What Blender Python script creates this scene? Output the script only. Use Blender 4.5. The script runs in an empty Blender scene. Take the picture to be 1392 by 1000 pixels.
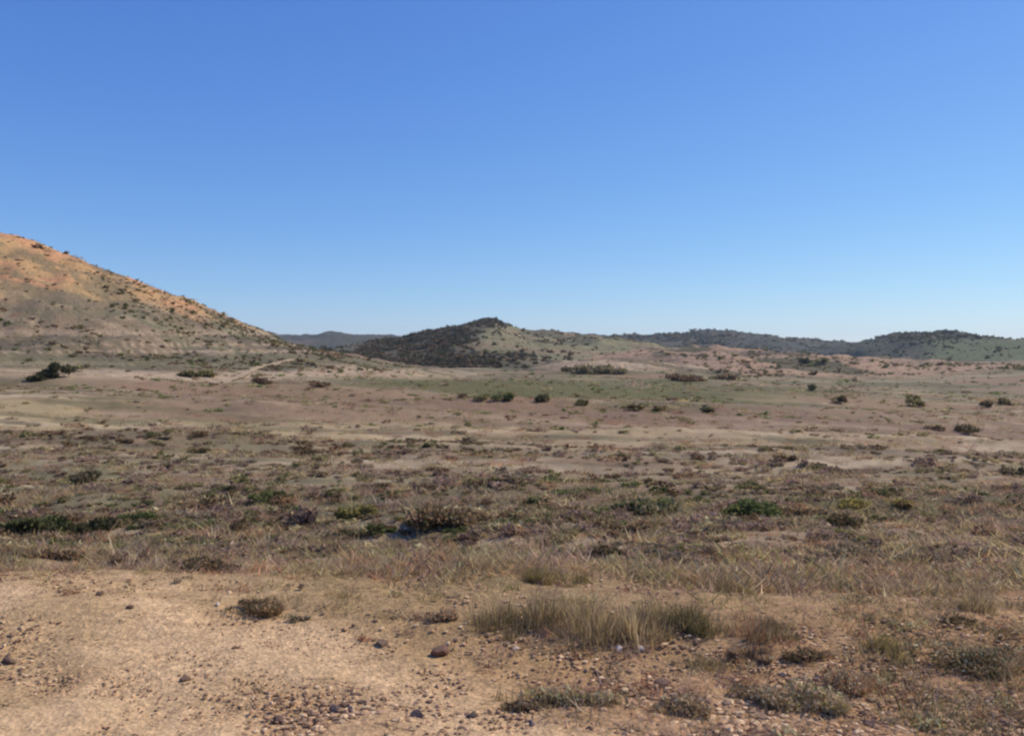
import bpy, math
import numpy as np

SC = bpy.context.scene
COL = SC.collection
R = math.radians
F, CX, HOR, EYE = 1150.0, 696.0, 478.0, 1.65     # lens (in photo pixels), centre column, horizon row, eye height

# ------------------------------------------------------------------ noise
def _hash(ix, iy, seed):
    n = (ix.astype(np.int64) * 374761393 + iy.astype(np.int64) * 668265263 + seed * 982451653) & 0xffffffff
    n = ((n ^ (n >> 13)) * 1274126177) & 0xffffffff
    n = n ^ (n >> 16)
    return (n & 0xffffff) / float(0xffffff)

def vnoise(x, y, seed=0):
    x = np.asarray(x, float); y = np.asarray(y, float)
    ix = np.floor(x); iy = np.floor(y)
    fx = x - ix; fy = y - iy
    fx = fx * fx * (3 - 2 * fx); fy = fy * fy * (3 - 2 * fy)
    a = _hash(ix, iy, seed); b = _hash(ix + 1, iy, seed)
    c = _hash(ix, iy + 1, seed); d = _hash(ix + 1, iy + 1, seed)
    return (a * (1 - fx) + b * fx) * (1 - fy) + (c * (1 - fx) + d * fx) * fy

def fbm(x, y, seed=0, octv=4):
    s = 0; a = 0.5; t = 0
    for k in range(octv):
        s = s + a * vnoise(x * 2 ** k, y * 2 ** k, seed + k * 17); t += a; a *= 0.5
    return s / t

def sstep(a, b, x):
    t = np.clip((x - a) / (b - a), 0, 1)
    return t * t * (3 - 2 * t)

# ------------------------------------------------------------------ the lie of the land
BQ = np.array([0, 3.3, 5, 7, 9, 12, 22, 40, 65, 120, 220, 400, 600, 900, 4000.])
BZ = np.array([0, 0, 0, -.13, -.38, -.67, -1.63, -2.6, -3.5, -4.8, -5.4, -6.3, -6.8, -7.4, -7.4])
def base_z(q):
    return np.interp(np.log(np.maximum(q, 1.0) + 1), np.log(np.maximum(BQ, 1.0) + 1), BZ)

def base_row(q):
    q = np.maximum(q, 1.0)
    return HOR + F * (EYE - base_z(q)) / q

RIDGES = {
 'near_hill': (190, 95, 160, [(-700,250),(-500,226),(-320,222),(-150,262),(0,316),(20,319),(60,336),(130,363),(200,389),(260,416),
        (295,437),(325,455),(380,469),(440,482),(500,495),(560,508),(620,520)]),
 'far_left': (1900, 500, 400, [(-200,470),(200,460),(340,456),(370,454),(400,456),(440,454),(470,453),(520,457),(560,459),(620,460),(700,462),(800,468)]),
 'peak': (800, 440, 260, [(460,482),(500,470),(540,461),(580,455),(615,447),(640,440),(660,436),(672,436),(690,442),(708,450),(740,452),(780,455),(830,461),(880,470),(940,481)]),
 'long': (1500, 420, 400, [(640,470),(700,457),(760,455),(820,458),(850,457),(880,457),(920,453),(965,449),(1000,451),(1040,458),(1080,461),(1130,465),(1165,470),(1200,475),(1300,480)]),
 'slope': (520, 220, 200, [(700,492),(780,487),(830,480),(880,475),(940,472),(1000,475),(1060,480),(1120,484),(1200,488),(1290,495),(1392,500),(1700,506)]),
 'right': (1000, 430, 300, [(1140,480),(1165,472),(1180,467),(1200,461),(1225,455),(1265,452),(1300,454),(1330,461),(1392,467),(1500,471),(1800,474)]),
 'knoll': (360, 75, 60, [(690,512),(730,498),(760,490),(800,487),(850,489),(900,494),(960,502),(1000,510)]),
 'tail': (260, 60, 80, [(330,470),(400,472),(470,482),(520,490),(560,498),(620,507),(680,514)]),
}
def terrain(x, y):
    """height and the strength of every ridge there"""
    x = np.asarray(x, float); y = np.asarray(y, float)
    q = np.maximum(y, 1.0)
    r = np.hypot(x, y)
    b = base_z(q)
    near = sstep(2.0, 12.0, r)
    b = b + (fbm(x * .35, y * .45, 3, 4) - .5) * (0.12 + 0.44 * near * sstep(220, 10, r))
    b = b + (fbm(x * .045, y * .045, 9, 4) - .5) * 1.8 * sstep(14, 70, r)
    b = b + (fbm(x * .012, y * .012, 19, 3) - .5) * 3.2 * sstep(120, 420, r)
    b = b - .034 * x * sstep(18, 60, r) * sstep(700, 260, r) * sstep(320, 120, np.abs(x))
    # sandy hump on the left with a hollow behind it, and a low bank across the middle
    b = b + 0.20 * np.exp(-((x + 3.6) / 2.6) ** 2 - ((y - 6.0) / 1.3) ** 2)
    b = b - 0.28 * np.exp(-((x + 5.0) / 4.0) ** 2 - ((y - 9.6) / 1.6) ** 2)
    b = b + 0.10 * np.exp(-((x - 1.2) / 1.6) ** 2 - ((y - 5.3) / .55) ** 2)
    for (cx, cy, sx, sy, a) in ((-2, 16, 9, 1.5, .30), (8, 13.0, 5, .9, .22), (6, 27, 16, 2.2, .42), (-16, 33, 14, 2.6, .5), (18, 48, 20, 3.5, .7),
                                (-10, 60, 30, 5, .9), (25, 85, 40, 6, 1.2), (-40, 100, 40, 7, 1.3), (10, 140, 60, 9, 1.6), (-5, 7.9, 2.2, .7, .05)):
        b = b + a * np.exp(-((x - cx) / sx) ** 2 - ((y - cy - (x - cx) * .12) / sy) ** 2)
    z = b.copy()
    w = {}
    for k, (D, wf, wb, pts) in RIDGES.items():
        px = np.array([p[0] for p in pts], float); pr = np.array([p[1] for p in pts], float)
        xs = (px - CX) / F * D; zs = EYE + (HOR - pr) / F * D
        P = np.interp(x, xs, zs, left=zs[0] - 3, right=-12)
        if k == 'right' or k == 'slope':
            P = np.interp(x, xs, zs, left=-12)
        P = P + (fbm(x / D * 42, y / D * 42, hash_id(k), 5) - .5) * D * (.009 if D < 300 else .013)
        wob = (fbm(x / D * 7, y / D * 7, hash_id(k) + 5, 3) - .5) * D * .14
        s = (y + wob * sstep(0, wf * .6, D - y) - D)
        sh = np.where(s < 0, 1 - np.clip(-s / wf, 0, 1), 1 - np.clip(s / wb, 0, 1))
        sh = np.where(sh > 0, 0.5 * sh + 0.5 * sh * sh * (3 - 2 * sh), 0)
        gul = (fbm(x / D * 26, y / D * 9, hash_id(k) + 9, 4) - .5) * 2
        up = np.maximum(P - b, 0) * np.clip(sh * (1 + (.55 if k != 'far_left' else .3) * gul * (1 - sh) * 1.2 * sh ** .3), 0, 1)
        w[k] = up
        z = np.maximum(z, b + up)
    return z, w
def hash_id(k): return sum(ord(c) for c in k)

def height(x, y):
    return terrain(np.atleast_1d(np.asarray(x, float)), np.atleast_1d(np.asarray(y, float)))[0]

_T = np.exp(np.linspace(np.log(2.2), np.log(2600), 2600))
def ground_at(px, row):
    """where the line of sight through a point of the photo first meets the land"""
    x = (px - CX) / F * _T; zl = EYE + (HOR - row) / F * _T
    hit = np.nonzero(height(x, _T) >= zl)[0]
    i = hit[0] if len(hit) else len(_T) - 1
    return float(x[i]), float(_T[i]), float(height(x[i], _T[i])[0])

# ------------------------------------------------------------------ colours of soil
def lin(c):
    c = np.asarray(c, float) / 255.
    return np.where(c <= .04045, c / 12.92, ((c + .055) / 1.055) ** 2.4)

ROWS = np.array([470, 490, 505, 520, 540, 558, 570, 584, 603, 632, 670, 700, 725, 760, 800, 900, 1010, 1300.])
LC = lin([(140,124,104),(158,138,116),(166,146,126),(138,121,103),(160,140,118),(140,121,107),(146,126,110),(172,152,126),(172,152,126),(150,134,118),(138,126,106),(128,118,98),(140,124,108),(140,121,104),(166,138,108),(172,142,112),(160,132,106),(160,132,106)])
MC = lin([(134,120,100),(140,128,100),(142,130,102),(146,130,106),(150,132,110),(144,120,107),(130,106,97),(174,152,128),(174,152,130),(152,134,120),(148,132,116),(152,130,110),(160,138,118),(160,138,116),(156,130,104),(178,144,114),(178,140,116),(178,140,116)])
RC = lin([(130,116,96),(140,126,100),(142,126,102),(140,124,100),(140,122,102),(136,120,106),(138,116,105),(152,129,115),(156,132,117),(146,126,112),(146,124,110),(150,126,108),(156,128,114),(160,132,116),(168,134,108),(176,138,112),(182,142,118),(182,142,118)])

def sand_mask(x, y):
    # the bare sandy patch of the left foreground, its edge running away to the right
    edge = 6.15 + .06 * x - 1.30 * np.maximum(x + 1.6, 0) ** 1.1
    edge = edge + (fbm(x * .9, y * .9, 51, 4) - .5) * 2.2
    m = sstep(-.45, .55, edge - y)
    m = m * (1 - .6 * sstep(.50, .62, fbm(x * 1.1 + 4, y * 1.1, 77, 4)))
    return m

def peak_dark(px, prow, nb):
    # dense dark scrub on the left flank, along the foot and on the summit of the peak
    px = px + (nb - .5) * 60
    return np.maximum.reduce([sstep(672, 606, px) * sstep(480, 530, px), sstep(472, 488, prow) * sstep(760, 690, px), sstep(447, 442, prow) * .7])

def soil(x, y, z, w):
    q = np.maximum(y, 1.0)
    wob = (fbm(x / np.maximum(q, 3) * 7, np.log(q) * 9, 31, 4) - .5)
    row = base_row(q) + wob * 26 * sstep(470, 640, base_row(q)) + (fbm(x / q * 3, np.log(q) * 3, 12, 3) - .5) * 22
    u = (CX + F * x / q) / 1392.
    cl = np.stack([np.interp(row, ROWS, LC[:, k]) for k in range(3)], -1)
    cm = np.stack([np.interp(row, ROWS, MC[:, k]) for k in range(3)], -1)
    cr = np.stack([np.interp(row, ROWS, RC[:, k]) for k in range(3)], -1)
    u = np.clip(u, 0, 1)[:, None]
    c = np.where(u < .5, cl + (cm - cl) * (u * 2), cm + (cr - cm) * (u * 2 - 1))
    c = c * np.array([1.03, .995, .77])
    def mix(c, col, f):
        return c + (lin(col) - c) * np.clip(f, 0, 1)[:, None]
    r = np.hypot(x, y)
    # streaks of bare pale soil, rust soil and grey-green mat across the plain
    sx, sy = x / np.maximum(q, 4), np.log(q)
    n1 = fbm(sx * 9, sy * 30, 61, 4); n2 = fbm(sx * 7 + 9, sy * 24, 71, 4); n3 = fbm(sx * 6 + 3, sy * 20, 81, 4)
    far = sstep(7, 16, r)
    c = mix(c, (196,172,138), .7 * far * sstep(.56, .72, n1))
    c = mix(c, (136,106,80), .55 * far * sstep(.54, .70, n2))
    c = mix(c, (108,102,70), .6 * far * sstep(.52, .68, n3))
    g4 = fbm(sx * 4 + 7, sy * 9 + 2, 97, 4)
    c = mix(c, (122,112,80), .45 * sstep(.46, .60, g4) * sstep(60, 110, r))
    g5 = fbm(sx * 7 + 1, sy * 17 + 8, 103, 5)
    c = mix(c, (150,118,92), .7 * sstep(.52, .60, g5) * sstep(60, 110, r))
    c = mix(c, (96,88,62), .6 * sstep(.46, .38, g5) * sstep(60, 110, r))
    ob = base_row(q) + (g4 - .5) * 34
    c = mix(c, (100,98,60), .85 * sstep(508, 515, ob) * sstep(548, 538, ob) * sstep(.34, .42, u[:, 0] + (n1 - .5) * .2) * sstep(.80, .66, u[:, 0] + (n2 - .5) * .3))
    c = mix(c, (138,108,86), .55 * sstep(552, 560, ob) * sstep(584, 574, ob) * sstep(.1, .25, u[:, 0] + (n1 - .5) * .2))
    # dark mats of creeping plants in two long drifts, with paler soil in front
    sr = base_row(q) + (n1 - .5) * 40 + (n3 - .5) * 46
    c = mix(c, (92,86,60), .7 * sstep(672, 690, sr) * sstep(722, 706, sr))
    c = mix(c, (98,88,68), .6 * sstep(604, 610, sr) * sstep(630, 618, sr))
    c = mix(c, (188,160,128), .5 * sstep(716, 726, sr) * sstep(752, 738, sr))
    # sand
    c = mix(c, (212,174,130), .94 * sand_mask(x, y))
    # near hill
    a = w['near_hill']; D = 190.
    wa = sstep(1.0, 5.0, a)
    n = fbm(x * .06, y * .10, 91, 5); nn = fbm(x * .22, y * .35, 95, 4)
    zz = z + (nn - .5) * 5
    hc = np.tile(lin((136,116,92)), (len(x), 1))
    hc = mix(hc, (108,95,80), sstep(.38, .56, n) * sstep(18, 7, zz))
    hc = mix(hc, (116,112,84), sstep(.48, .64, fbm(x * .05 + 4, y * .09, 93, 4)) * .8)
    hc = mix(hc, (200,156,106), sstep(8, 17, zz + (n - .5) * 20) * .9)
    hc = mix(hc, (120,108,82), .75 * sstep(.50, .60, fbm(x * .13 + 3, y * .2, 99, 4)))
    hc = mix(hc, (202,146,104), .85 * sstep(9, 15, zz + (n - .5) * 10) * sstep(.50, .62, fbm(x * .10, y * .16, 101, 4)))
    hc = mix(hc, (196,168,134), .45 * sstep(.62, .74, nn) * sstep(22, 6, zz))
    c = c + (hc - c) * wa[:, None]
    # pale and grey-green terraces round the foot of the near hill
    hrow = HOR - F * (z - EYE) / q
    lm = sstep(.50, .40, u[:, 0] + (n1 - .5) * .25) * sstep(60, 110, y)
    hr = hrow + (fbm(x * .05, y * .03, 151, 4) - .5) * 22
    tr = fbm(x * .012, hrow * .16, 153, 4)
    lo = lm * sstep(444, 458, hrow) * sstep(520, 505, hrow)
    c = mix(c, (112,100,78), .75 * lo * sstep(.50, .56, tr)); c = mix(c, (186,160,130), .75 * lo * sstep(.47, .41, tr))
    c = mix(c, (112,106,78), .6 * lm * sstep(483, 487, hr) * sstep(500, 496, hr))
    c = mix(c, (190,164,134), .65 * lm * sstep(500, 503, hr) * sstep(516, 511, hr))
    # far hills
    def over(k, lo, hi, col, c, f=1.0):
        m = sstep(lo, hi, w[k]) * (w[k] >= np.maximum.reduce([w[j] for j in w]) - 1e-6) * f
        return mix(c, col, m)
    nb = fbm(x * .011, y * .013, 111, 5)
    px = CX + F * x / q
    for k, col in (('far_left', (84,78,60)), ('long', (80,76,62)), ('right', (82,78,60)), ('slope', (158,128,102)), ('knoll', (178,152,122)), ('tail', (150,120,98)), ('peak', (94,92,74))):
        c = over(k, .5, 4, col, c)
    prow = HOR - F * (z - EYE) / q + (nb - .5) * 26
    c = over('peak', 1, 5, (138,128,92), c, sstep(632, 668, px + (nb - .5) * 50) * .9)
    c = over('peak', .5, 3, (104,94,72), c, sstep(468, 458, prow) * sstep(690, 730, px) * .8)
    c = over('peak', .5, 3, (146,122,94), c, sstep(.55, .63, fbm(x * .03, y * .02, 115, 4)) * .7)
    c = over('peak', .15, 1, (88,80,60), c, np.maximum(peak_dark(px, prow, nb), 0) * .9)
    c = over('slope', .5, 3, (172,138,108), c, sstep(.48, .56, nb) * .85)
    nf = fbm(x * .03 + 2, y * .018, 113, 4)
    c = over('slope', .3, 2, (92,86,60), c, sstep(.52, .58, nf) * .9)
    c = over('knoll', .3, 2, (104,92,66), c, sstep(.53, .60, nf) * .8)
    c = over('tail', .3, 2, (124,106,86), c, sstep(.50, .58, nf) * .8)
    c = over('slope', .5, 3, (104,88,68), c, sstep(.47, .41, nb) * .95)
    c = over('right', .5, 3, (108,110,72), c, sstep(30, 16, w['right']) * .85 * sstep(1240, 1280, px))
    c = over('long', .5, 3, (110,96,80), c, sstep(.5, .66, nb) * .5)
    c = over('far_left', .5, 3, (132,108,90), c, sstep(.50, .62, nb) * .6)
    c = c * (0.86 + .28 * fbm(x * 2.3, y * 2.3, 121, 3))[:, None]
    return c

# ------------------------------------------------------------------ materials
def mat(name):
    m = bpy.data.materials.new(name); m.use_nodes = True
    nt = m.node_tree; nt.nodes.clear()
    out = nt.nodes.new('ShaderNodeOutputMaterial')
    b = nt.nodes.new('ShaderNodeBsdfPrincipled')
    b.inputs['Specular IOR Level'].default_value = .15
    b.inputs['Roughness'].default_value = .9
    nt.links.new(b.outputs[0], out.inputs[0])
    return m, nt, b, out

def soil_material(name, fine, bump):
    m, nt, b, out = mat(name)
    N, L = nt.nodes.new, nt.links.new
    at = N('ShaderNodeAttribute'); at.attribute_name = 'soil'
    tc = N('ShaderNodeTexCoord')
    n1 = N('ShaderNodeTexNoise'); n1.inputs['Scale'].default_value = fine; n1.inputs['Detail'].default_value = 8; n1.inputs['Roughness'].default_value = .7
    n2 = N('ShaderNodeTexVoronoi'); n2.inputs['Scale'].default_value = fine * 3.2; n2.inputs['Randomness'].default_value = 1
    L(tc.outputs['Object'], n1.inputs['Vector']); L(tc.outputs['Object'], n2.inputs['Vector'])
    r1 = N('ShaderNodeMapRange'); r1.inputs['From Min'].default_value = .3; r1.inputs['From Max'].default_value = .7
    r1.inputs['To Min'].default_value = .62; r1.inputs['To Max'].default_value = 1.28
    L(n1.outputs['Fac'], r1.inputs['Value'])
    sp = N('ShaderNodeSeparateColor'); L(n2.outputs['Color'], sp.inputs[0])
    r2 = N('ShaderNodeMapRange'); r2.inputs['To Min'].default_value = .78; r2.inputs['To Max'].default_value = 1.18
    L(sp.outputs[0], r2.inputs['Value'])
    mu = N('ShaderNodeMath'); mu.operation = 'MULTIPLY'; L(r1.outputs[0], mu.inputs[0]); L(r2.outputs[0], mu.inputs[1])
    vm = N('ShaderNodeVectorMath'); vm.operation = 'SCALE'; L(at.outputs['Color'], vm.inputs[0]); L(mu.outputs[0], vm.inputs['Scale'])
    L(vm.outputs[0], b.inputs['Base Color'])
    ad = N('ShaderNodeMath'); ad.operation = 'ADD'; L(n1.outputs['Fac'], ad.inputs[0])
    m3 = N('ShaderNodeMath'); m3.operation = 'MULTIPLY'; m3.inputs[1].default_value = .35; L(n2.outputs['Distance'], m3.inputs[0]); L(m3.outputs[0], ad.inputs[1])
    bp = N('ShaderNodeBump'); bp.inputs['Strength'].default_value = .7; bp.inputs['Distance'].default_value = bump
    L(ad.outputs[0], bp.inputs['Height']); L(bp.outputs[0], b.inputs['Normal'])
    return m

def leaf_material(name, trans=.3):
    m, nt, b, out = mat(name)
    N, L = nt.nodes.new, nt.links.new
    at = N('ShaderNodeAttribute'); at.attribute_name = 'tint'
    tc = N('ShaderNodeTexCoord')
    n1 = N('ShaderNodeTexNoise'); n1.inputs['Scale'].default_value = 9; L(tc.outputs['Object'], n1.inputs['Vector'])
    r1 = N('ShaderNodeMapRange'); r1.inputs['To Min'].default_value = .7; r1.inputs['To Max'].default_value = 1.3; L(n1.outputs['Fac'], r1.inputs['Value'])
    vm = N('ShaderNodeVectorMath'); vm.operation = 'SCALE'; L(at.outputs['Color'], vm.inputs[0]); L(r1.outputs[0], vm.inputs['Scale'])
    L(vm.outputs[0], b.inputs['Base Color'])
    tr = N('ShaderNodeBsdfTranslucent'); L(vm.outputs[0], tr.inputs['Color'])
    mx = N('ShaderNodeMixShader'); mx.inputs[0].default_value = trans
    L(b.outputs[0], mx.inputs[1]); L(tr.outputs[0], mx.inputs[2]); L(mx.outputs[0], out.inputs[0])
    return m

def stone_material(name):
    m, nt, b, out = mat(name)
    N, L = nt.nodes.new, nt.links.new
    at = N('ShaderNodeAttribute'); at.attribute_name = 'tint'
    tc = N('ShaderNodeTexCoord')
    n1 = N('ShaderNodeTexNoise'); n1.inputs['Scale'].default_value = 45; n1.inputs['Detail'].default_value = 6; L(tc.outputs['Object'], n1.inputs['Vector'])
    r1 = N('ShaderNodeMapRange'); r1.inputs['To Min'].default_value = .6; r1.inputs['To Max'].default_value = 1.4; L(n1.outputs['Fac'], r1.inputs['Value'])
    vm = N('ShaderNodeVectorMath'); vm.operation = 'SCALE'; L(at.outputs['Color'], vm.inputs[0]); L(r1.outputs[0], vm.inputs['Scale'])
    L(vm.outputs[0], b.inputs['Base Color'])
    bp = N('ShaderNodeBump'); bp.inputs['Strength'].default_value = .5; bp.inputs['Distance'].default_value = .01
    L(n1.outputs['Fac'], bp.inputs['Height']); L(bp.outputs[0], b.inputs['Normal'])
    b.inputs['Roughness'].default_value = .8
    return m

M_NEAR = soil_material('dry_soil', 17.0, .02)
M_HILL = soil_material('hill_soil', 1.6, .25)
M_FAR = soil_material('far_hill_soil', .25, 1.2)
M_LEAF = leaf_material('dry_foliage', .42)
M_GRASS = leaf_material('dry_grass', .50)
M_WOOD = leaf_material('woody_stem', 0.0)
M_STONE = stone_material('rough_stone')

# ------------------------------------------------------------------ mesh making
def make_mesh(name, V, T, cols=None, attr='tint', smooth=False):
    me = bpy.data.meshes.new(name)
    V = np.asarray(V, np.float32); T = np.asarray(T, np.int32)
    k = T.shape[1]
    me.vertices.add(len(V)); me.vertices.foreach_set('co', V.ravel())
    me.loops.add(T.size); me.loops.foreach_set('vertex_index', T.ravel())
    me.polygons.add(len(T)); me.polygons.foreach_set('loop_start', np.arange(0, T.size, k, dtype=np.int32))
    me.polygons.foreach_set('use_smooth', np.full(len(T), smooth))
    if cols is not None:
        a = me.color_attributes.new(attr, 'FLOAT_COLOR', 'POINT')
        c = np.ones((len(V), 4), np.float32); c[:, :3] = cols
        a.data.foreach_set('color', c.ravel())
    me.update(calc_edges=True); me.validate()
    return me

def link(name, me, material, parent=None, loc=None):
    o = bpy.data.objects.new(name, me); COL.objects.link(o)
    if material and not me.materials: me.materials.append(material)
    if parent: o.parent = parent
    if loc is not None: o.location = loc
    return o

def tag(o, label=None, cat=None, group=None, kind=None):
    if label: o['label'] = label
    if cat: o['category'] = cat
    if group: o['group'] = group
    if kind: o['kind'] = kind
    return o

# --- one plant as arrays: triangles, tints
def blades(rng, n, rad, h, lean, wid, cols, segs=2):
    """a clump of n thin arching blades"""
    a = rng.uniform(0, 2 * np.pi, n); d = np.sqrt(rng.uniform(0, 1, n)) * rad
    root = np.stack([np.cos(a) * d, np.sin(a) * d, np.full(n, -.02)], -1)
    b = a + rng.normal(0, .8, n)
    hh = h * rng.uniform(.45, 1.05, n) * (1 - .35 * (d / max(rad, 1e-6)) ** 2)
    ln = hh * lean * rng.uniform(.2, 1.2, n) * (.4 + .8 * d / max(rad, 1e-6))
    mid = root + np.stack([np.cos(b) * ln * .35, np.sin(b) * ln * .35, hh * .6], -1)
    tip = root + np.stack([np.cos(b) * ln, np.sin(b) * ln, hh], -1)
    s = rng.uniform(0, 2 * np.pi, n)
    side = np.stack([np.cos(s), np.sin(s), np.zeros(n)], -1) * (wid * rng.uniform(.6, 1.3, n))[:, None]
    V = np.stack([root - side, root + side, mid - side * .7, mid + side * .7, tip], 1).reshape(-1, 3)
    o = (np.arange(n) * 5)[:, None]
    T = np.concatenate([o + [0, 1, 3], o + [0, 3, 2], o + [2, 3, 4]])
    c = cols[rng.integers(0, len(cols), n)] * rng.uniform(.7, 1.25, n)[:, None]
    return V, T, np.repeat(c, 5, 0)

def leaves(rng, n, rx, ry, h, size, cols, lobes=5, long=1.6):
    """a crown of n small leaf sprays in several lobes of uneven size"""
    la = rng.uniform(0, 2 * np.pi, lobes); ld = rng.uniform(.15, .80, lobes)
    lc = np.stack([np.cos(la) * ld * rx, np.sin(la) * ld * ry, h * rng.uniform(.22, .60, lobes)], -1)
    lr = rng.uniform(.20, .56, lobes); lh = rng.uniform(.45, 1.1, lobes)
    k = rng.integers(0, lobes, n)
    d = rng.normal(0, 1, (n, 3)); d /= np.linalg.norm(d, axis=1)[:, None]
    rad = rng.uniform(.35, 1.0, n) ** .6
    p = lc[k] + d * np.array([rx, ry, h * .75]) * (lr[k] * rad)[:, None]
    p[:, 2] = np.abs(p[:, 2]) * lh[k]
    u = rng.normal(0, 1, (n, 3)); u[:, 2] += .5; u /= np.linalg.norm(u, axis=1)[:, None]
    v = np.cross(u, rng.normal(0, 1, (n, 3))); v /= np.maximum(np.linalg.norm(v, axis=1), 1e-6)[:, None]
    s = (size * rng.uniform(.6, 1.4, n))[:, None]
    V = np.stack([p - v * s * .5, p + v * s * .5, p + u * s * long], 1).reshape(-1, 3)
    T = (np.arange(n) * 3)[:, None] + np.array([[0, 1, 2]])
    lt = rng.uniform(.78, 1.22, lobes)
    c = cols[rng.integers(0, len(cols), n)] * (rng.uniform(.75, 1.25, n) * lt[k])[:, None]
    return V, T, np.repeat(c, 3, 0)

def stems(rng, n, rx, ry, h, wid, col):
    """n forking woody stems rising from the root"""
    Vs, Ts, o = [], [], 0
    for i in range(n):
        a = rng.uniform(0, 2 * np.pi); d = rng.uniform(.25, .8)
        p0 = np.array([np.cos(a) * rx * .06, np.sin(a) * ry * .06, -.04 * h])
        p2 = np.array([np.cos(a) * rx * d, np.sin(a) * ry * d, h * rng.uniform(.45, .85)])
        p1 = (p0 + p2) / 2 + rng.normal(0, .06, 3) * h
        for (s, e, w0, w1) in ((p0, p1, wid, wid * .7), (p1, p2, wid * .7, wid * .25), (p1, p2 + rng.normal(0, .22, 3) * h, wid * .55, wid * .2)):
            ax = e - s; ax = ax / max(np.linalg.norm(ax), 1e-6)
            q = np.cross(ax, [0.3, .2, .9]); q /= max(np.linalg.norm(q), 1e-6); r2 = np.cross(ax, q)
            ring = []
            for (c, w) in ((s, w0), (e, w1)):
                for t in range(4):
                    ring.append(c + (q * math.cos(t * math.pi / 2) + r2 * math.sin(t * math.pi / 2)) * w)
            Vs += ring
            for t in range(4):
                u = (t + 1) % 4
                Ts += [(o + t, o + u, o + 4 + u), (o + t, o + 4 + u, o + 4 + t)]
            o += 8
    V = np.array(Vs); T = np.array(Ts)
    c = np.tile(lin(col), (len(V), 1)) * rng.uniform(.7, 1.2, (len(V), 1))
    return V, T, c

def join(*parts):
    V, T, C, o = [], [], [], 0
    for v, t, c in parts:
        V.append(v); T.append(t + o); C.append(c); o += len(v)
    return np.concatenate(V), np.concatenate(T), np.concatenate(C)

class Mass:
    """many plants or stones gathered into one uncountable mass"""
    def __init__(s): s.V, s.T, s.C, s.o = [], [], [], 0
    def add(s, proto, loc, rz, sc, tint):
        v, t, c = proto
        ca, sa = math.cos(rz), math.sin(rz)
        p = v * sc
        p = np.stack([p[:, 0] * ca - p[:, 1] * sa, p[:, 0] * sa + p[:, 1] * ca, p[:, 2]], -1) + loc
        s.V.append(p); s.T.append(t + s.o); s.C.append(c * tint); s.o += len(v)
    def build(s, name, material):
        return link(name, make_mesh(name, np.concatenate(s.V), np.concatenate(s.T), np.concatenate(s.C)), material)

# palettes (real colours of leaves, straw and bark)
STRAW = lin([(176,152,112),(160,138,98),(148,128,92),(186,166,128),(132,112,78)])
OLIVE = lin([(122,114,72),(108,102,64),(138,126,82),(96,92,58),(150,136,96)])
GREY = lin([(150,132,104),(128,112,88),(164,144,116),(112,98,78),(138,118,94)])
BROWN = lin([(124,98,72),(106,82,60),(140,112,84),(92,74,56),(150,124,94)])
GREEN = lin([(100,108,62),(88,96,56),(116,120,72),(76,84,50),(126,124,78)])
DARK = lin([(82,80,54),(70,72,48),(96,88,60),(62,62,42),(104,92,66)])
RUST = lin([(156,114,84),(138,100,74),(170,130,98),(122,90,66),(146,116,90)])
YELLOW = lin([(168,150,84),(150,136,74),(182,164,100),(134,122,70),(160,144,96)])
MAUVE = lin([(158,130,108),(142,116,98),(170,142,120),(128,106,90),(150,126,110)])
BARK = (74, 60, 48)

# ------------------------------------------------------------------ ground and hills: one sheet
def build_land():
    inner = np.linspace(-38, 38, 600)
    outer = np.concatenate([np.linspace(-180, -38, 70)[:-1], inner, np.linspace(38, 180, 70)[1:-1]])
    ang = np.radians(outer); na = len(ang)
    rad = np.exp(np.linspace(np.log(.6), np.log(3000), 780)); nr = len(rad)
    A, Rr = np.meshgrid(ang, rad)
    x = (np.sin(A) * Rr).ravel(); y = (np.cos(A) * Rr).ravel()
    z, w = terrain(x, y)
    # fine ground relief that fades with distance
    z = z + (fbm(x * 3.1, y * 3.1, 141, 4) - .5) * .055 * sstep(40, 6, Rr.ravel())
    col = soil(x, y, z, w)
    V = np.stack([x, y, z], -1)
    V = np.concatenate([V, [[0, 0, 0.0]]]); col = np.concatenate([col, col[:1]])
    i = np.arange(nr - 1)[:, None] * na; j = np.arange(na)[None, :]; j2 = (j + 1) % na
    Q = np.stack([i + j, i + na + j, i + na + j2, i + j2], -1).reshape(-1, 4)
    Q = Q[:, ::-1]
    fx, fy = x[Q].mean(1), y[Q].mean(1)
    wa = np.stack([w[k][Q].mean(1) for k in w], -1); ks = list(w)
    near = (wa[:, ks.index('near_hill')] > 2.5) & (fy < 420)
    farm = (~near) & (np.delete(wa, ks.index('near_hill'), 1).max(1) > 1.0) & (fy > 230)
    near_far = fy > 460
    def sub(name, mask, material):
        q = Q[mask]; ids, inv = np.unique(q, return_inverse=True)
        me = make_mesh(name, V[ids], inv.reshape(q.shape), col[ids], 'soil', True)
        return link(name, me, material)
    tag(sub('ground', ~(near | farm), M_NEAR), 'dry plain of tan and brown soil stretching to the hills', 'ground', kind='structure')
    tag(sub('hill', near, M_HILL), 'sunlit orange topped stony hill sloping down from the left edge', 'hill', kind='structure')
    tag(sub('distant_hills', farm, M_FAR), 'low dark scrubby hills and brown slopes along the skyline', 'hills', kind='structure')
    # the middle cap under the camera
    k = np.arange(na); cap = np.stack([np.full(na, na), (k + 1) % na, k], -1)
    v2 = np.concatenate([V[:na], [[0, 0, float(z[0])]]])
    return v2, cap, col
build_land()

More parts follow.
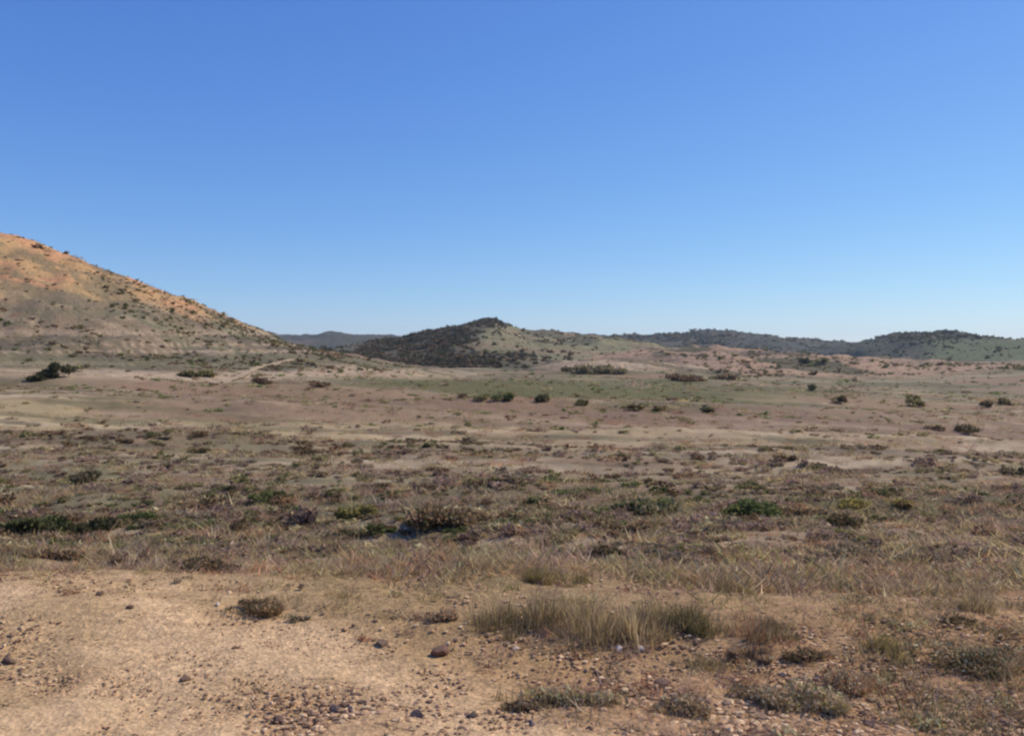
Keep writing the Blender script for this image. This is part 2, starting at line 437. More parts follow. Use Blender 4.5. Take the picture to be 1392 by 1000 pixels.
# ------------------------------------------------------------------ masses of ground cover
rng = np.random.default_rng(7)
def tuft(rng, pal, n=46, rad=.10, h=.22, lean=.9, wid=.004): return blades(rng, n, rad, h, lean, wid, pal)
def mound(rng, pal, n, size, h=.6):
    return leaves(rng, n, .5, .5, h, size, pal, lobes=4)
PAL = [STRAW, OLIVE, GREY, BROWN, GREEN, RUST]

def small(p, k): return (p[0] * k, p[1], p[2])
LP = [np.minimum(p * 1.25, .5) for p in PAL]
near_protos = [tuft(rng, PAL[i % 3], 60, .09, .13, 1.3, .0026) for i in range(9)]
near_protos += [small(mound(rng, LP[(2, 0, 0, 5)[i % 4]] * 1.15, 320, .045, .45), .15) for i in range(8)]
def twig_mat(rng, pal):
    # sprawling dead twigs of a low mat
    return blades(rng, 110, .15, .05, 3.2, .0022, pal * 1.15)
near_protos += [twig_mat(rng, (GREY, BROWN, RUST)[i % 3]) for i in range(9)]
mid_protos = [mound(rng, (LP[2], LP[3], LP[1], MAUVE * 1.2, LP[0], LP[2], MAUVE)[i % 7], 150, .085, .5) for i in range(21)]
LQ = [np.minimum(p * 1.55, .5) for p in PAL]
far_protos = [mound(rng, (LQ[2], LQ[3], LQ[1], LQ[4], LQ[2], LQ[1])[i % 6], 70, .13, .45) for i in range(18)]
hill_protos = [mound(rng, (OLIVE, GREEN, BROWN, GREY)[i % 4] * 1.35, 40, .22, .55) for i in range(12)]

def scatter(n, row0, row1, colspan, keep, size, protos, mass, tint=(.90, 1.45), flat=1.0):
    """plants thrown over the land between two rows of distance"""
    q_t = np.exp(np.linspace(np.log(2.4), np.log(700), 800)); rt = base_row(q_t)
    rows = rng.uniform(row0, row1, n)
    q = np.interp(-rows, -rt, q_t)
    u = rng.uniform(-colspan, colspan, n)
    x = u * q * 696 / F
    k = keep(x, q, rows) > rng.uniform(0, 1, n)
    x, q = x[k], q[k]
    z = height(x, q)
    for i in range(len(x)):
        s = size(q[i]) * rng.lognormal(0, .38)
        mass.add(protos[rng.integers(0, len(protos))], (x[i], q[i], z[i] - .02 * s), rng.uniform(0, 6.28),
                 np.array([s, s, s * flat * rng.uniform(.7, 1.2)]), rng.uniform(*tint))

ms = Mass()
def keep_near(x, y, r):
    d = sstep(.46, .62, fbm(x * .8, y * .8, 201, 4))
    return np.clip(.10 + .6 * d, 0, 1) * (1 - .97 * sand_mask(x, y)) * (1 - .95 * sstep(780, 640, CX + F * x / y) * sstep(820, 860, r))
scatter(5600, 735, 1040, 1.25, keep_near, lambda q: .75, near_protos, ms)
def keep_mid(x, y, r):
    sx, sy = x / y, np.log(y)
    d = sstep(.42, .60, fbm(sx * 10, sy * 26, 211, 4))
    band = np.interp(r, [560, 585, 606, 625, 660, 700, 735, 760], [.35, .10, .30, .8, .9, .9, .7, .5])
    return np.clip(d * band * 1.2 + .04, 0, 1)
scatter(15000, 585, 765, 1.2, keep_mid, lambda q: .12 + .0078 * q, mid_protos, ms, flat=.62)
def keep_drift(x, y, r):
    return sstep(.46, .58, fbm(x / y * 9, np.log(y) * 20, 241, 4))
scatter(2600, 672, 726, 1.2, keep_drift, lambda q: .16 + .008 * q, [mound(rng, (OLIVE, BROWN, GREEN)[i % 3] * 1.1, 170, .08, .5) for i in range(9)], ms, tint=(.8, 1.2), flat=.6)
scatter(1200, 606, 632, 1.2, keep_drift, lambda q: .16 + .008 * q, [mound(rng, (OLIVE, BROWN, GREY)[i % 3] * 1.1, 150, .08, .5) for i in range(9)], ms, tint=(.8, 1.2), flat=.6)
tag(ms.build('scrub_ground_cover', M_LEAF), 'low dry scrub and grass scattered over the plain', 'ground cover', kind='stuff')

ms = Mass()
def thin(rng, pal, n):
    a = rng.uniform(0, 6.28, n); d = np.sqrt(rng.uniform(0, 1, n)) * .5
    root = np.stack([np.cos(a) * d, np.sin(a) * d, np.full(n, -.02)], -1)
    b = rng.uniform(0, 6.28, n); hh = .42 * rng.uniform(.4, 1.1, n); ln = hh * rng.uniform(.3, 1.3, n)
    tip = root + np.stack([np.cos(b) * ln, np.sin(b) * ln, hh], -1)
    t = rng.uniform(0, 6.28, n); side = np.stack([np.cos(t), np.sin(t), 0 * t], -1) * (.021 * rng.uniform(.6, 1.4, n))[:, None]
    V = np.stack([root - side, root + side, tip], 1).reshape(-1, 3)
    c = pal[rng.integers(0, len(pal), n)] * rng.uniform(.75, 1.25, n)[:, None]
    return V, (np.arange(n) * 3)[:, None] + np.array([[0, 1, 2]]), np.repeat(c, 3, 0)
mg = Mass()
GP = [thin(rng, np.minimum(p * 1.32, .6), 36) for p in (STRAW, MAUVE, OLIVE * 1.2, GREY * 1.15, RUST * 1.1, STRAW * 1.1, MAUVE * 1.1, GREY) for _ in range(3)]
def keep_grass(x, y, r):
    sx, sy = x / y, np.log(y)
    d = sstep(.42, .58, fbm(sx * 8 + 2, sy * 22, 231, 4))
    return np.clip(.06 + .94 * d, 0, 1) * (1 - sand_mask(x, y)) * np.interp(r, [500, 560, 580, 610, 690, 740, 960], [1, .9, .5, .9, .9, .42, .3]) * (1 - .95 * sstep(780, 640, CX + F * x / y) * sstep(820, 860, r))
scatter(34000, 515, 800, 1.15, keep_grass, lambda q: .16 + .0075 * q, GP, mg, flat=.7)
scatter(5000, 780, 1020, 1.15, keep_grass, lambda q: .13, GP, mg, flat=.7)
tag(mg.build('dry_grass_cover', M_GRASS), 'low straw coloured grass growing in drifts all over the plain', 'grass', kind='stuff')

def keep_far(x, y, r):
    sx, sy = x / y, np.log(y)
    d = sstep(.42, .60, fbm(sx * 9 + 5, sy * 16, 221, 4))
    band = np.interp(r, [484, 500, 530, 555, 575, 595], [.8, .9, .9, .6, .25, .15])
    return np.clip(d * band * 1.2 + .03, 0, 1) * (terrain(x, y)[1]['near_hill'] < 2.5)
scatter(11000, 484, 590, 1.2, keep_far, lambda q: .30 + .0048 * q, far_protos, ms, flat=.55)
tag(ms.build('distant_scrub', M_LEAF), 'distant olive and brown scrub reading as one mottled mass', 'scrub', kind='stuff')

def hill_scatter(name, label, n, xr, yr, key, lo, keep, size, protos):
    m = Mass()
    x = rng.uniform(*xr, n); y = rng.uniform(*yr, n)
    z, w = terrain(x, y)
    top = np.maximum.reduce([w[k] for k in w])
    ok = (w[key] > lo) & (w[key] >= top - 1e-6) & (keep(x, y, z) > rng.uniform(0, 1, n))
    for a, b, c in zip(x[ok], y[ok], z[ok]):
        s = size * rng.lognormal(0, .35)
        m.add(protos[rng.integers(0, len(protos))], (a, b, c - .05 * s), rng.uniform(0, 6.28), np.array([s, s, s * rng.uniform(.6, 1.0)]), rng.uniform(.7, 1.15))
    if m.V: tag(m.build(name, M_LEAF), label, 'scrub', kind='stuff')
hill_scatter('hill_scrub', 'grey green scrub dotted over the near hill and its crest', 16000, (-190, 0), (90, 240), 'near_hill', 2.0,
             lambda x, y, z: .10 + .8 * sstep(.44, .6, fbm(x * .06, y * .09, 301, 4)) * sstep(24, 8, z), .75, hill_protos)
hill_scatter('peak_scrub', 'dark scrub covering the flank of the distant peak', 42000, (-170, 60), (350, 830), 'peak', .5,
             lambda x, y, z: .02 + (.08 + .55 * sstep(.45, .6, fbm(x * .05, y * .03, 313, 3))) * peak_dark(CX + F * x / y, HOR - F * (z - EYE) / y, fbm(x * .011, y * .013, 111, 5)), 2.6,
             [mound(rng, (DARK * 1.25, BROWN, GREY * .9, DARK)[i % 4], 26, .3, .45) for i in range(9)])
hill_scatter('ridge_scrub', 'dark scrub along the long far ridge', 16000, (50, 800), (1050, 1560), 'long', 4.0,
             lambda x, y, z: .1 + .6 * sstep(.44, .56, fbm(x * .01, y * .01, 321, 3)), 4.0,
             [mound(rng, (DARK, OLIVE, BROWN)[i % 3], 24, .3, .40) for i in range(9)])
hill_scatter('slope_scrub', 'scattered scrub on the brown middle slope', 9000, (0, 420), (300, 640), 'slope', .8,
             lambda x, y, z: .05 + .6 * sstep(.48, .60, fbm(x * .03, y * .03, 331, 4)), 1.7, hill_protos)
hill_scatter('right_hill_scrub', 'dark scrub on the far right hill', 14000, (380, 900), (700, 1040), 'right', 3.0,
             lambda x, y, z: .06 + .8 * sstep(10, 26, z + (fbm(x * .02, y * .02, 341, 3) - .5) * 20), 3.0,
             [mound(rng, (DARK, OLIVE, DARK)[i % 3], 24, .3, .42) for i in range(9)])

# ------------------------------------------------------------------ stones
def stone_arrays(rng, sub=1, rough=.22, squash=.6):
    import bmesh
    bm = bmesh.new(); bmesh.ops.create_icosphere(bm, subdivisions=sub, radius=1)
    V = np.array([v.co[:] for v in bm.verts]); T = np.array([[v.index for v in f.verts] for f in bm.faces]); bm.free()
    for k in range(5):           # chip flat facets off the ball
        d = rng.normal(0, 1, 3); d /= np.linalg.norm(d); c = rng.uniform(.45, .8)
        s = V @ d; V = V - np.maximum(s - c, 0)[:, None] * d
    V = V * (1 + rng.normal(0, rough * .35, (len(V), 1))) * np.array([1, rng.uniform(.6, .95), squash * rng.uniform(.7, 1.1)])
    return V, T, np.ones((len(V), 3))
pebbles = [stone_arrays(rng, 1) for _ in range(16)]
STONES = lin([(182,148,118),(162,130,104),(140,112,92),(200,170,138),(120,98,82),(174,140,114),(156,128,108),(206,178,148)])
ms = Mass()
n = 42000
q_t = np.exp(np.linspace(np.log(2.4), np.log(30), 300)); rt = base_row(q_t)
rows = rng.uniform(690, 1060, n) ; q = np.interp(-rows, -rt, q_t); x = rng.uniform(-1.25, 1.25, n) * q * 696 / F
px_ = CX + F * x / q
rub = sstep(905, 955, rows + (fbm(x * 2, q * 2, 411, 3) - .5) * 90) * sstep(330, 480, px_)
sm = sand_mask(x, q)
dens = .5 * rub + sstep(.38, .60, fbm(x * 1.3, q * 1.3, 401, 4)) * .9 + .15
keep = dens * (1 - .15 * sm) * sstep(690, 760, rows) > rng.uniform(0, 1, n)
x, q, rub, sm = x[keep], q[keep], rub[keep], sm[keep]; z = height(x, q)
for i in range(len(x)):
    s = (.0072 + .004 * rub[i]) * (1 - .42 * sm[i]) * min(rng.lognormal(0, .55), 2.4) * (1 + .05 * q[i])
    c = STONES[rng.integers(0, len(STONES))] * rng.uniform(.85, 1.4) * np.array([1.02, .96, .84])
    ms.add(pebbles[rng.integers(0, 16)], (x[i], q[i], z[i] + s * .15), rng.uniform(0, 6.28), np.array([s, s, s]), c)
tag(ms.build('gravel', M_STONE), 'pinkish tan gravel and pebbles strewn over the foreground', 'gravel', kind='stuff')

rocks = [stone_arrays(rng, 1) for _ in range(10)]
ms = Mass()
x = rng.uniform(-185, -30, 9000); y = rng.uniform(100, 230, 9000); z, w_ = terrain(x, y)
k = (w_['near_hill'] > 3) & (sstep(.50, .62, fbm(x * .09, y * .14, 421, 4)) * .30 + .02 > rng.uniform(0, 1, 9000))
for a, b, c in zip(x[k], y[k], z[k]):
    r_ = .22 * min(rng.lognormal(0, .6), 3.5)
    ms.add(rocks[rng.integers(0, 10)], (a, b, c), rng.uniform(0, 6.28), np.array([r_ * 1.5, r_, r_ * .8]), lin((168,138,106)) * rng.uniform(.6, 1.15))
tag(ms.build('scree', M_STONE), 'tan rocks and scree breaking through the slope of the near hill', 'scree', kind='stuff')

ms = Mass()
def stick(rng):
    n = 4; p = np.cumsum(np.concatenate([[[0, 0, .004]], np.stack([rng.uniform(.02, .05, n), rng.normal(0, .012, n), rng.normal(0, .004, n)], -1)]), 0)
    p[:, 2] = np.abs(p[:, 2]) + .003
    wd = np.linspace(.0032, .001, n + 1)[:, None]
    V = np.concatenate([p + [0, 0, 0] - np.array([0, 1, 0]) * wd, p + np.array([0, 1, 0]) * wd, p + np.array([0, 0, 1.4]) * wd])
    T = []
    m = n + 1
    for i in range(n):
        for (a, b) in ((0, 2), (2, 1)):
            T += [(a * m + i, a * m + i + 1, b * m + i + 1), (a * m + i, b * m + i + 1, b * m + i)]
    return V, np.array(T), np.ones((len(V), 3))
SK = [stick(rng) for _ in range(8)]
n = 2600
rows = rng.uniform(740, 1050, n); q = np.interp(-rows, -rt, q_t); x = rng.uniform(-1.2, 1.2, n) * q * 696 / F
k = sstep(.36, .6, fbm(x * 1.7, q * 1.7, 431, 3)) * (1 - .97 * sand_mask(x, q)) + .01 > rng.uniform(0, 1, n)
x, q = x[k], q[k]; z = height(x, q)
for i in range(len(x)):
    s_ = rng.uniform(.25, .8)
    ms.add(SK[rng.integers(0, 8)], (x[i], q[i], z[i] + .004), rng.uniform(0, 6.28), np.array([s_, s_, s_]), lin((116, 92, 70)) * rng.uniform(.9, 2.2))
tag(ms.build('dead_stems', M_WOOD), 'dead stems and twigs littering the foreground soil', 'litter', kind='stuff')

def stone(px, row, wpx, col, label, squash=.6):
    x, y, z = ground_at(px, row)
    s = wpx / F * y / 2 * .8
    r = np.random.default_rng(int(px * 7 + row))
    V, T, C = stone_arrays(r, 2, .12, squash)
    V = V * s; V[:, 2] += s * .08
    o = link('stone', make_mesh('stone', V, T, C * lin(col)), M_STONE, loc=(x, y, z))
    o.rotation_euler = (0, 0, r.uniform(0, 6.28))
    return tag(o, label, 'stone', 'stones lying in the foreground')
S = [
 (252, 922, 26, (112,88,72), 'lone dark brown stone lying on the bare sand'),
 (136, 808, 20, (104,84,68), 'dark stone on the crest of the sandy hump'),
 (178, 826, 16, (120,96,76), 'small dark stone just below the sandy crest'),
 (296, 822, 13, (214,196,170), 'small pale stone on the sand left of the dark brown bush'),
 (320, 882, 18, (128,98,76), 'reddish brown stone between the lone dark stone and the brown bush'),
 (12, 900, 26, (110,88,74), 'dark flat stone at the left edge of the sand'),
 (842, 884, 20, (226,206,186), 'brightest white stone in front of the long grass bank'),
 (872, 882, 16, (222,200,180), 'smaller white stone right of the brightest white one'),
 (702, 882, 14, (216,192,164), 'pale stone below the left end of the grass bank'),
 (598, 888, 40, (116,88,74), 'flat rusty slab lying at the edge of the sand'),
 (520, 876, 32, (124,100,80), 'long low brown stone on the middle of the sand'),
 (378, 978, 24, (110,84,74), 'dark red stone at the bottom near the sand'),
 (455, 966, 28, (112,92,82), 'grey brown stone beside the dark rubble at the bottom'),
 (900, 930, 30, (112,88,74), 'dark slanting stone right of the low grey green mat'),
 (1165, 812, 18, (92,74,60), 'dark round stone standing alone on the right gravel'),
 (1106, 843, 16, (106,86,72), 'small dark stone on gravel right of the grass bank'),
 (975, 990, 26, (140,108,92), 'pinkish stone at the bottom edge right of centre'),
 (1180, 985, 24, (104,80,76), 'dark purple stone at the bottom right'),
 (1370, 985, 22, (156,122,102), 'pink stone in the bottom right corner'),
 (640, 975, 26, (86,72,66), 'dark grey stone in the bottom middle rubble'),
 (568, 974, 30, (100,86,78), 'grey stone at the left end of the bottom rubble'),
 (722, 985, 24, (142,118,104), 'paler grey stone at the right end of the bottom rubble'),
 (1262, 960, 16, (180,148,124), 'pale pink stone left of the dark right bush'),
]
for a in S: stone(*a)

# ------------------------------------------------------------------ bushes and grass clumps, each a thing of its own
def bush(px, row, wpx, hpx, pal, label, seed, name='bush', n=None, stemn=7, group='bushes on the plain', leaf=None, cat='bush', twiggy=0):
    x, y, z = ground_at(px, row)
    r = np.random.default_rng(seed)
    w = wpx / F * y / 2 * 1.12; h = hpx / F * y * .82
    n = n or int(np.clip(wpx * hpx * 1.1, 260, 4200))
    leaf = leaf or max(w * .085, y / F * 2.0)
    root = bpy.data.objects.new(name, None); COL.objects.link(root)
    root.location = (x, y, z - .02 * h); root.empty_display_size = .1
    tag(root, label, cat, group)
    lob = int(np.clip(wpx / 9, 4, 9))
    V, T, C = leaves(r, n, w, min(w, h * 1.4), h, leaf, pal, lobes=lob)
    if twiggy:
        k = int(twiggy * n)
        tw = []
        for i in range(6):
            a = r.uniform(0, 6.28); d = r.uniform(.1, .75)
            v, t, c = blades(r, k // 6, h * .25, h * r.uniform(.6, 1.15), r.uniform(.8, 1.6), max(.0016, y / F * .28), pal)
            tw.append((v + np.array([math.cos(a) * d * w, math.sin(a) * d * min(w, h * 1.4), 0]), t, c * r.uniform(.8, 1.2)))
        V, T, C = join((V, T, C), *tw)
    link('foliage', make_mesh('foliage', V, T, C), M_LEAF, root)
    V, T, C = stems(r, stemn, w, min(w, h * 1.4), h, max(.012 * h, y / F * .35), BARK)
    link('branches', make_mesh('branches', V, T, C), M_WOOD, root)
    return root

def grass(px, row, wpx, hpx, pal, label, seed, group='dry grass clumps in the foreground', name='grass_clump', dens=1.0, tuftn=None, lean=.5):
    """several tussocks grown into one clump"""
    x, y, z = ground_at(px, row)
    r = np.random.default_rng(seed)
    w = wpx / F * y / 2; h = hpx / F * y
    parts = []
    k = tuftn or max(3, int(wpx / 9))
    for i in range(k):
        a = r.uniform(0, 6.28); d = math.sqrt(r.uniform(0, 1)) * .8
        v, t, c = blades(r, int(110 * dens), h * r.uniform(.22, .42), h * r.choice([.35, .55, .8, 1.05]) * r.uniform(.85, 1.1) * (1 - .4 * d * d), lean * r.uniform(.7, 2.0), max(.0019, y / F * .30), pal)
        ox, oy = math.cos(a) * d * w, math.sin(a) * d * min(w, .35 + h)
        dz = float(height(x + ox, y + oy)[0]) - z
        parts.append((v + np.array([ox, oy, dz]), t, c * r.uniform(.65, 1.2)))
    V, T, C = join(*parts)
    o = link(name, make_mesh(name, V, T, C), M_GRASS, loc=(x, y, z))
    return tag(o, label, 'grass clump', group)

OG = np.concatenate([OLIVE * 1.5, STRAW * 1.4, MAUVE * 1.2, STRAW * 1.4]); SG = np.concatenate([STRAW * 1.4, STRAW * 1.4, GREY * 1.4]); DB = np.concatenate([BROWN, BROWN, DARK]) * 1.25
GG = np.concatenate([GREY * 1.4, MAUVE * 1.1, STRAW, OLIVE * 1.2]); RG = np.concatenate([RUST, GREY]) * 1.25; BK = np.concatenate([DARK, DARK, BROWN]) * 1.1
# far and middle distance
FAR = 'lone bushes in the far distance'
B = [
 (82, 514, 46, 32, DARK, 'dark green bush alone on pale ground below the left hill, taller half', FAR),
 (48, 518, 36, 20, DARK, 'low dark bush touching the left side of the tall lone bush', FAR),
 (965, 562, 26, 18, DARK, 'small dark bush on the far plain right of centre', FAR),
 (1105, 531, 15, 14, DARK, 'tiny dark round bush on pale far slope', FAR),
 (1142, 549, 22, 18, np.concatenate([BROWN, OLIVE]), 'brownish bush right of the tiny dark round one', FAR),
 (1240, 552, 24, 23, OLIVE, 'tall olive bush on the far plain at right', FAR),
 (1346, 554, 28, 15, BK, 'dark bush on far plain closest to the right edge', FAR),
 (1364, 550, 22, 12, BK, 'smaller dark bush behind the right edge one', FAR),
 (1308, 587, 40, 20, BK, 'black looking bush beside a pale bank at right', FAR),
 (1268, 584, 34, 13, GG, 'grey low bush on the pale bank at right', FAR),
 (685, 544, 28, 22, GREEN, 'green bush left of its darker neighbour in the centre', FAR),
 (735, 547, 18, 23, DARK, 'narrow dark green bush in the centre of the far plain', FAR),
 (628, 541, 22, 10, BROWN, 'low brown bush left of the two central green bushes', FAR),
 (655, 543, 24, 11, OLIVE, 'flat olive bush just left of the green central bush', FAR),
 (862, 557, 24, 14, np.concatenate([OLIVE, BROWN]), 'left of two brown green bushes right of the low olive one', FAR),
 (896, 558, 22, 12, np.concatenate([OLIVE, BROWN]), 'right of two brown green bushes left of the small dark bush', FAR),
 (795, 552, 24, 14, OLIVE, 'low olive bush right of the narrow dark central one', FAR),
 (1093, 494, 20, 15, DARK, 'dark bush high on the brown slope under the far ridge', FAR),
 (1118, 494, 18, 12, OLIVE, 'olive bush beside the dark one high on the brown slope', FAR),
 (935, 518, 60, 11, BROWN, 'long brown thicket at foot of the pink slope', FAR),
 (985, 516, 46, 9, DB, 'flatter thicket continuing the long brown one to the right', FAR),
 (775, 506, 44, 15, np.concatenate([GREY, OLIVE]), 'left bush of the grey olive thicket on the pale knoll', FAR),
 (805, 508, 50, 17, np.concatenate([GREY, OLIVE]), 'middle bush of the grey olive thicket on the pale knoll', FAR),
 (838, 508, 40, 16, np.concatenate([GREY, OLIVE]), 'right bush of the grey olive thicket on the pale knoll', FAR),
 (356, 522, 34, 14, BROWN, 'brown bush right of the pale track fork', FAR),
 (435, 526, 32, 12, BROWN, 'brown bush on the slope midway from track to central bushes', FAR),
 (270, 512, 60, 12, OLIVE, 'long olive bush left of the pale track fork', FAR),
]
for i, (px, row, w, h, pal, lab, g) in enumerate(B):
    bush(px, row, w, h, pal * (1.2 if px < 100 else 1.4), lab, 1000 + i, group=g)
MID = 'dark low bushes across the middle plain'
B = [
 (97, 607, 18, 9, BROWN, 'small dark bush on pale plain at far left'),
 (170, 603, 24, 8, BROWN, 'small flat brown bush right of the far left one'),
 (272, 615, 42, 13, np.concatenate([OLIVE, BROWN]), 'left bush of the dark line edging the pale strip'),
 (368, 617, 44, 10, DB, 'middle bush of the dark line edging the pale strip'),
 (413, 619, 44, 13, DB, 'right bush of the dark line edging the pale strip'),
 (118, 656, 52, 28, np.concatenate([GREY, DARK]), 'spiky grey bush on the left middle plain'),
 (312, 668, 24, 10, DARK, 'small dark bush midway between spiky bush and centre'),
 (435, 648, 36, 9, DB, 'flat dark bush below the dark line of bushes'),
 (50, 722, 100, 30, np.concatenate([GREEN, DARK]), 'long dark green bush at left edge behind the sandy hump'),
 (130, 722, 70, 22, DARK, 'dark bush continuing the long left edge one'),
 (192, 707, 60, 15, GREEN, 'green flat bush right of the long left edge bushes'),
 (328, 718, 42, 22, DB, 'dark compact bush surrounded by pale tufts'),
 (382, 714, 42, 18, OLIVE, 'olive bush just right of the compact dark one'),
 (492, 704, 70, 26, np.concatenate([YELLOW, OLIVE]), 'yellowish bush left of the large brown one'),
 (590, 713, 90, 38, DB, 'large dark brown bush in the middle of the plain'),
 (690, 708, 46, 18, BROWN, 'brown bush right of the large dark brown one'),
 (800, 708, 44, 14, BROWN, 'low brown bush midway between large brown and green bushes'),
 (880, 700, 70, 32, np.concatenate([GREEN, GREY]), 'grey green bush left of the bright green one'),
 (1010, 705, 76, 40, GREEN, 'bright green bush with deep shadow under it'),
 (1088, 706, 66, 20, DB, 'dark flat bush touching right of the bright green one'),
 (1152, 716, 48, 24, BK, 'dark bush at the right end of the green row'),
 (1230, 690, 44, 17, np.concatenate([BROWN, YELLOW]), 'brown and yellow bush on the right middle plain'),
 (1160, 688, 52, 16, YELLOW, 'yellowish bush left of the brown and yellow one'),
 (1070, 628, 34, 15, DB, 'dark bush high on the right middle plain'),
 (1112, 636, 26, 10, DB, 'small dark bush below right of the high right one'),
 (945, 624, 22, 11, BROWN, 'small brown bush on the pale strip right of centre'),
 (790, 680, 30, 13, DB, 'small dark bush above the low brown one'),
 (832, 650, 24, 9, DB, 'small flat dark bush among pale stones'),
 (1380, 646, 30, 26, np.concatenate([GREY, DARK]), 'grey bush at the right edge of the middle plain'),
 (827, 762, 60, 32, BK, 'black green bush alone behind the grass bank'),
 (893, 752, 36, 10, np.concatenate([GREEN, GREY]), 'tiny green bush right of the lone black green one'),
 (284, 776, 88, 26, DB, 'low dark brown bush behind the sandy patch'),
 (168, 768, 50, 16, DB, 'flat dark bush left of the low brown one'),
 (80, 758, 56, 14, DB, 'flat dark bush behind the crest of the sandy hump'),
 (1150, 745, 40, 10, RG, 'rusty low bush right of the middle plain'),
 (1335, 725, 50, 16, RG, 'rusty flat bush near the right edge'),
]
for i, (px, row, w, h, pal, lab) in enumerate(B):
    bush(px, row, w, h, pal * 1.25, lab, 2000 + i, group=MID)
NEAR = 'low bushes in the foreground'
B = [
 (358, 830, 84, 34, DB, 'dark brown bush growing at the back edge of the sand'),
 (600, 842, 66, 24, RG, 'rusty low bush left of the long grass bank'),
 (412, 842, 40, 12, GG, 'flat grey bush right of the dark brown one'),
 (1335, 908, 150, 52, np.concatenate([BROWN, GREY, DARK]) * 1.3, 'wide dark bush at the right edge of the foreground'),
 (1098, 962, 100, 46, GG, 'grey green hummock bush at the bottom right of centre'),
 (1032, 952, 70, 36, np.concatenate([BROWN, GREY, GREY]) * 1.3, 'darker bush touching left of the grey green hummock'),
 (1160, 935, 80, 44, RG, 'reddish grey bush behind the grey green hummock'),
 (782, 956, 130, 36, GG, 'low grey green mat bush at bottom centre'),
 (712, 962, 70, 18, np.concatenate([BROWN, GREY]) * 1.2, 'dark low bush left of the grey green mat'),
 (925, 968, 80, 30, np.concatenate([BROWN, GREY]) * 1.2, 'dark twiggy bush between mat and hummock at bottom'),
 (1100, 900, 60, 24, DB, 'brown bush on gravel below the grass bank right end'),
 (1020, 892, 66, 28, RG, 'rusty bush in front of the grass bank right end'),
 (1300, 846, 60, 16, DB, 'flat dark bush beneath the pale right grass'),
]
for i, (px, row, w, h, pal, lab) in enumerate(B):
    bush(px, row, w, h * .85, np.minimum(pal * 1.5, .6), lab, 3000 + i, group=NEAR, leaf=.011, n=int(min(w * h * .6, 4000)), stemn=16, twiggy=.7)
G = [
 (690, 850, 120, 50, OG, 'grass clump at the left end of the long grass bank'),
 (765, 850, 130, 70, np.concatenate([OLIVE * 1.45, STRAW * 1.4, MAUVE * 1.2]), 'tallest olive clump of the long grass bank'),
 (845, 853, 130, 66, SG, 'straw coloured clump in the middle of the grass bank'),
 (912, 853, 100, 58, OG, 'olive straw clump right of the middle of the bank'),
 (958, 853, 60, 56, np.concatenate([GREEN, OLIVE * 1.2, STRAW]), 'greener clump near the right end of the bank'),
 (1012, 859, 100, 54, RG, 'reddish clump at the right end of the grass bank'),
 (1062, 859, 70, 46, GG, 'grey wispy clump just beyond the grass bank'),
 (1310, 830, 100, 58, SG, 'pale yellow grass clump near the right edge'),
 (1212, 888, 64, 40, np.concatenate([YELLOW, STRAW]), 'yellow grass tuft left of the wide dark bush'),
 (955, 905, 60, 36, SG, 'pale grass tuft in front of the grass bank'),
 (985, 800, 110, 40, SG, 'straw grass clump behind the right end of the bank'),
 (750, 790, 110, 34, np.concatenate([YELLOW, STRAW]), 'yellowish grass clump behind the bank'),
 (660, 770, 90, 26, SG, 'pale grass clump on the plain left of the black green bush'),
 (10, 772, 60, 34, np.concatenate([YELLOW, OLIVE]), 'yellow green grass at the left edge behind the sand'),
 (540, 745, 90, 24, OG, 'olive grass clump below the large brown bush'),
 (420, 740, 80, 22, SG, 'pale grass clump left of the olive one'),
 (1190, 840, 60, 22, GG, 'grey grass tuft on the right gravel'),
]
for i, (px, row, w, h, pal, lab) in enumerate(G):
    grass(px, row, w, h, pal, lab, 4000 + i, dens=.9)

# ------------------------------------------------------------------ pale track forking over the far slope
def track():
    pts = [(292, 523), (310, 519), (325, 514), (336, 508), (346, 502), (362, 497), (382, 493), (402, 489)]
    P = [ground_at(*p) for p in pts]
    V, T = [], []
    for i, (x, y, z) in enumerate(P):
        w = 1.1
        for s in (-1, 0, 1):
            V.append((x + s * w, y, float(height(x + s * w, y)[0]) + .12))
    # finer: subdivide along
    VV = []
    for i in range(len(P) - 1):
        for t in np.linspace(0, 1, 12, endpoint=False):
            x = P[i][0] * (1 - t) + P[i + 1][0] * t; y = P[i][1] * (1 - t) + P[i + 1][1] * t
            for s in (-.55, -.18, .18, .55):
                VV.append((x + s, y, float(height(x + s, y)[0]) + .20))
    n = len(VV) // 4
    for i in range(n - 1):
        for j in range(3):
            a = i * 4 + j; T.append((a, a + 1, a + 5, a + 4))
    me = make_mesh('path', VV, T, np.tile(lin((178, 154, 124)), (len(VV), 1)), 'soil', True)
    tag(link('path', me, M_HILL), 'pale dirt track running up the slope below the left hill', 'path', kind='structure')
track()

# ------------------------------------------------------------------ haze
def haze():
    import bmesh
    bm = bmesh.new(); bmesh.ops.create_cube(bm, size=1)
    me = bpy.data.meshes.new('haze'); bm.to_mesh(me); bm.free()
    zl, zh = -14.0, 75.0
    o = link('haze', me, None); o.scale = (6100, 6100, zh - zl); o.location = (0, 0, (zl + zh) / 2)
    m = bpy.data.materials.new('haze_air'); m.use_nodes = True
    nt = m.node_tree; nt.nodes.clear()
    out = nt.nodes.new('ShaderNodeOutputMaterial'); v = nt.nodes.new('ShaderNodeVolumePrincipled')
    v.inputs['Color'].default_value = (.72, .87, 1, 1); v.inputs['Density'].default_value = HAZE
    v.inputs['Anisotropy'].default_value = .2
    nt.links.new(v.outputs[0], out.inputs['Volume'])
    me.materials.append(m)
    tag(o, 'thin pale blue air between the camera and the far hills', 'haze', kind='stuff')
HAZE = .00010
haze()

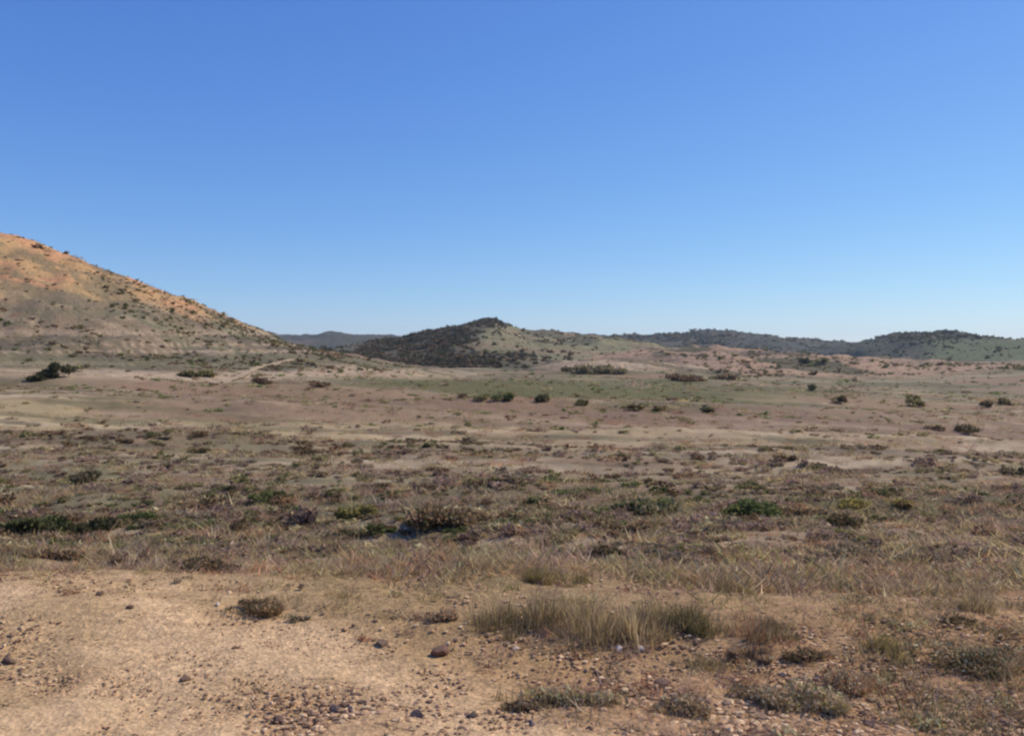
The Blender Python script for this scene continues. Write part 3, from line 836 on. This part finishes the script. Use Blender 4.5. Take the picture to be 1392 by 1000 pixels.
# ------------------------------------------------------------------ light, sky, camera
SKY_GRADE = ((1.08, .0575), (.92, .0885), (.535, .242))
SUN_EL, SUN_AZ = 44.0, 64.0        # degrees above the horizon; to the right of the line of sight
w = bpy.data.worlds.new('World'); SC.world = w; w.use_nodes = True
nt = w.node_tree; nt.nodes.clear()
out = nt.nodes.new('ShaderNodeOutputWorld'); bg = nt.nodes.new('ShaderNodeBackground'); sky = nt.nodes.new('ShaderNodeTexSky')
sky.sky_type = 'NISHITA'; sky.sun_disc = False
sky.sun_elevation = R(SUN_EL); sky.sun_rotation = R(SUN_AZ)
sky.altitude = 600; sky.air_density = 1.0; sky.dust_density = .1; sky.ozone_density = 4.0
bg.inputs[1].default_value = .10
# the clear air of the day: the sky's blue deepened towards the zenith
sp = nt.nodes.new('ShaderNodeSeparateColor'); cb = nt.nodes.new('ShaderNodeCombineColor')
nt.links.new(sky.outputs[0], sp.inputs[0])
for k, (pw, am) in enumerate(SKY_GRADE):
    p_ = nt.nodes.new('ShaderNodeMath'); p_.operation = 'POWER'; p_.inputs[1].default_value = pw
    m_ = nt.nodes.new('ShaderNodeMath'); m_.operation = 'MULTIPLY'; m_.inputs[1].default_value = am / .10
    nt.links.new(sp.outputs[k], p_.inputs[0]); nt.links.new(p_.outputs[0], m_.inputs[0]); nt.links.new(m_.outputs[0], cb.inputs[k])
nt.links.new(cb.outputs[0], bg.inputs[0]); nt.links.new(bg.outputs[0], out.inputs[0])
s = bpy.data.lights.new('sun', 'SUN'); s.energy = 3.2; s.angle = R(.5); s.color = (1, .925, .76)
so = bpy.data.objects.new('sun', s); COL.objects.link(so)
from mathutils import Vector
d = Vector((math.sin(R(SUN_AZ)) * math.cos(R(SUN_EL)), math.cos(R(SUN_AZ)) * math.cos(R(SUN_EL)), math.sin(R(SUN_EL))))
so.rotation_euler = d.to_track_quat('Z', 'Y').to_euler(); so.location = (0, 0, 60)

cam = bpy.data.cameras.new('camera'); co = bpy.data.objects.new('camera', cam); COL.objects.link(co)
cam.sensor_width = 36; cam.lens = 36 * F / 1392; cam.clip_end = 8000; cam.clip_start = .05
cam.shift_y = -22 / 1392
co.location = (0, 0, EYE); co.rotation_euler = (R(90), 0, 0)
SC.camera = co
SC.view_settings.view_transform = 'Standard'; SC.view_settings.look = 'None'
SC.view_settings.exposure = .36; SC.view_settings.gamma = 1
SC.cycles.pixel_filter_type = 'BLACKMAN_HARRIS'; SC.cycles.filter_width = 2.3
SC.cycles.use_denoising = True
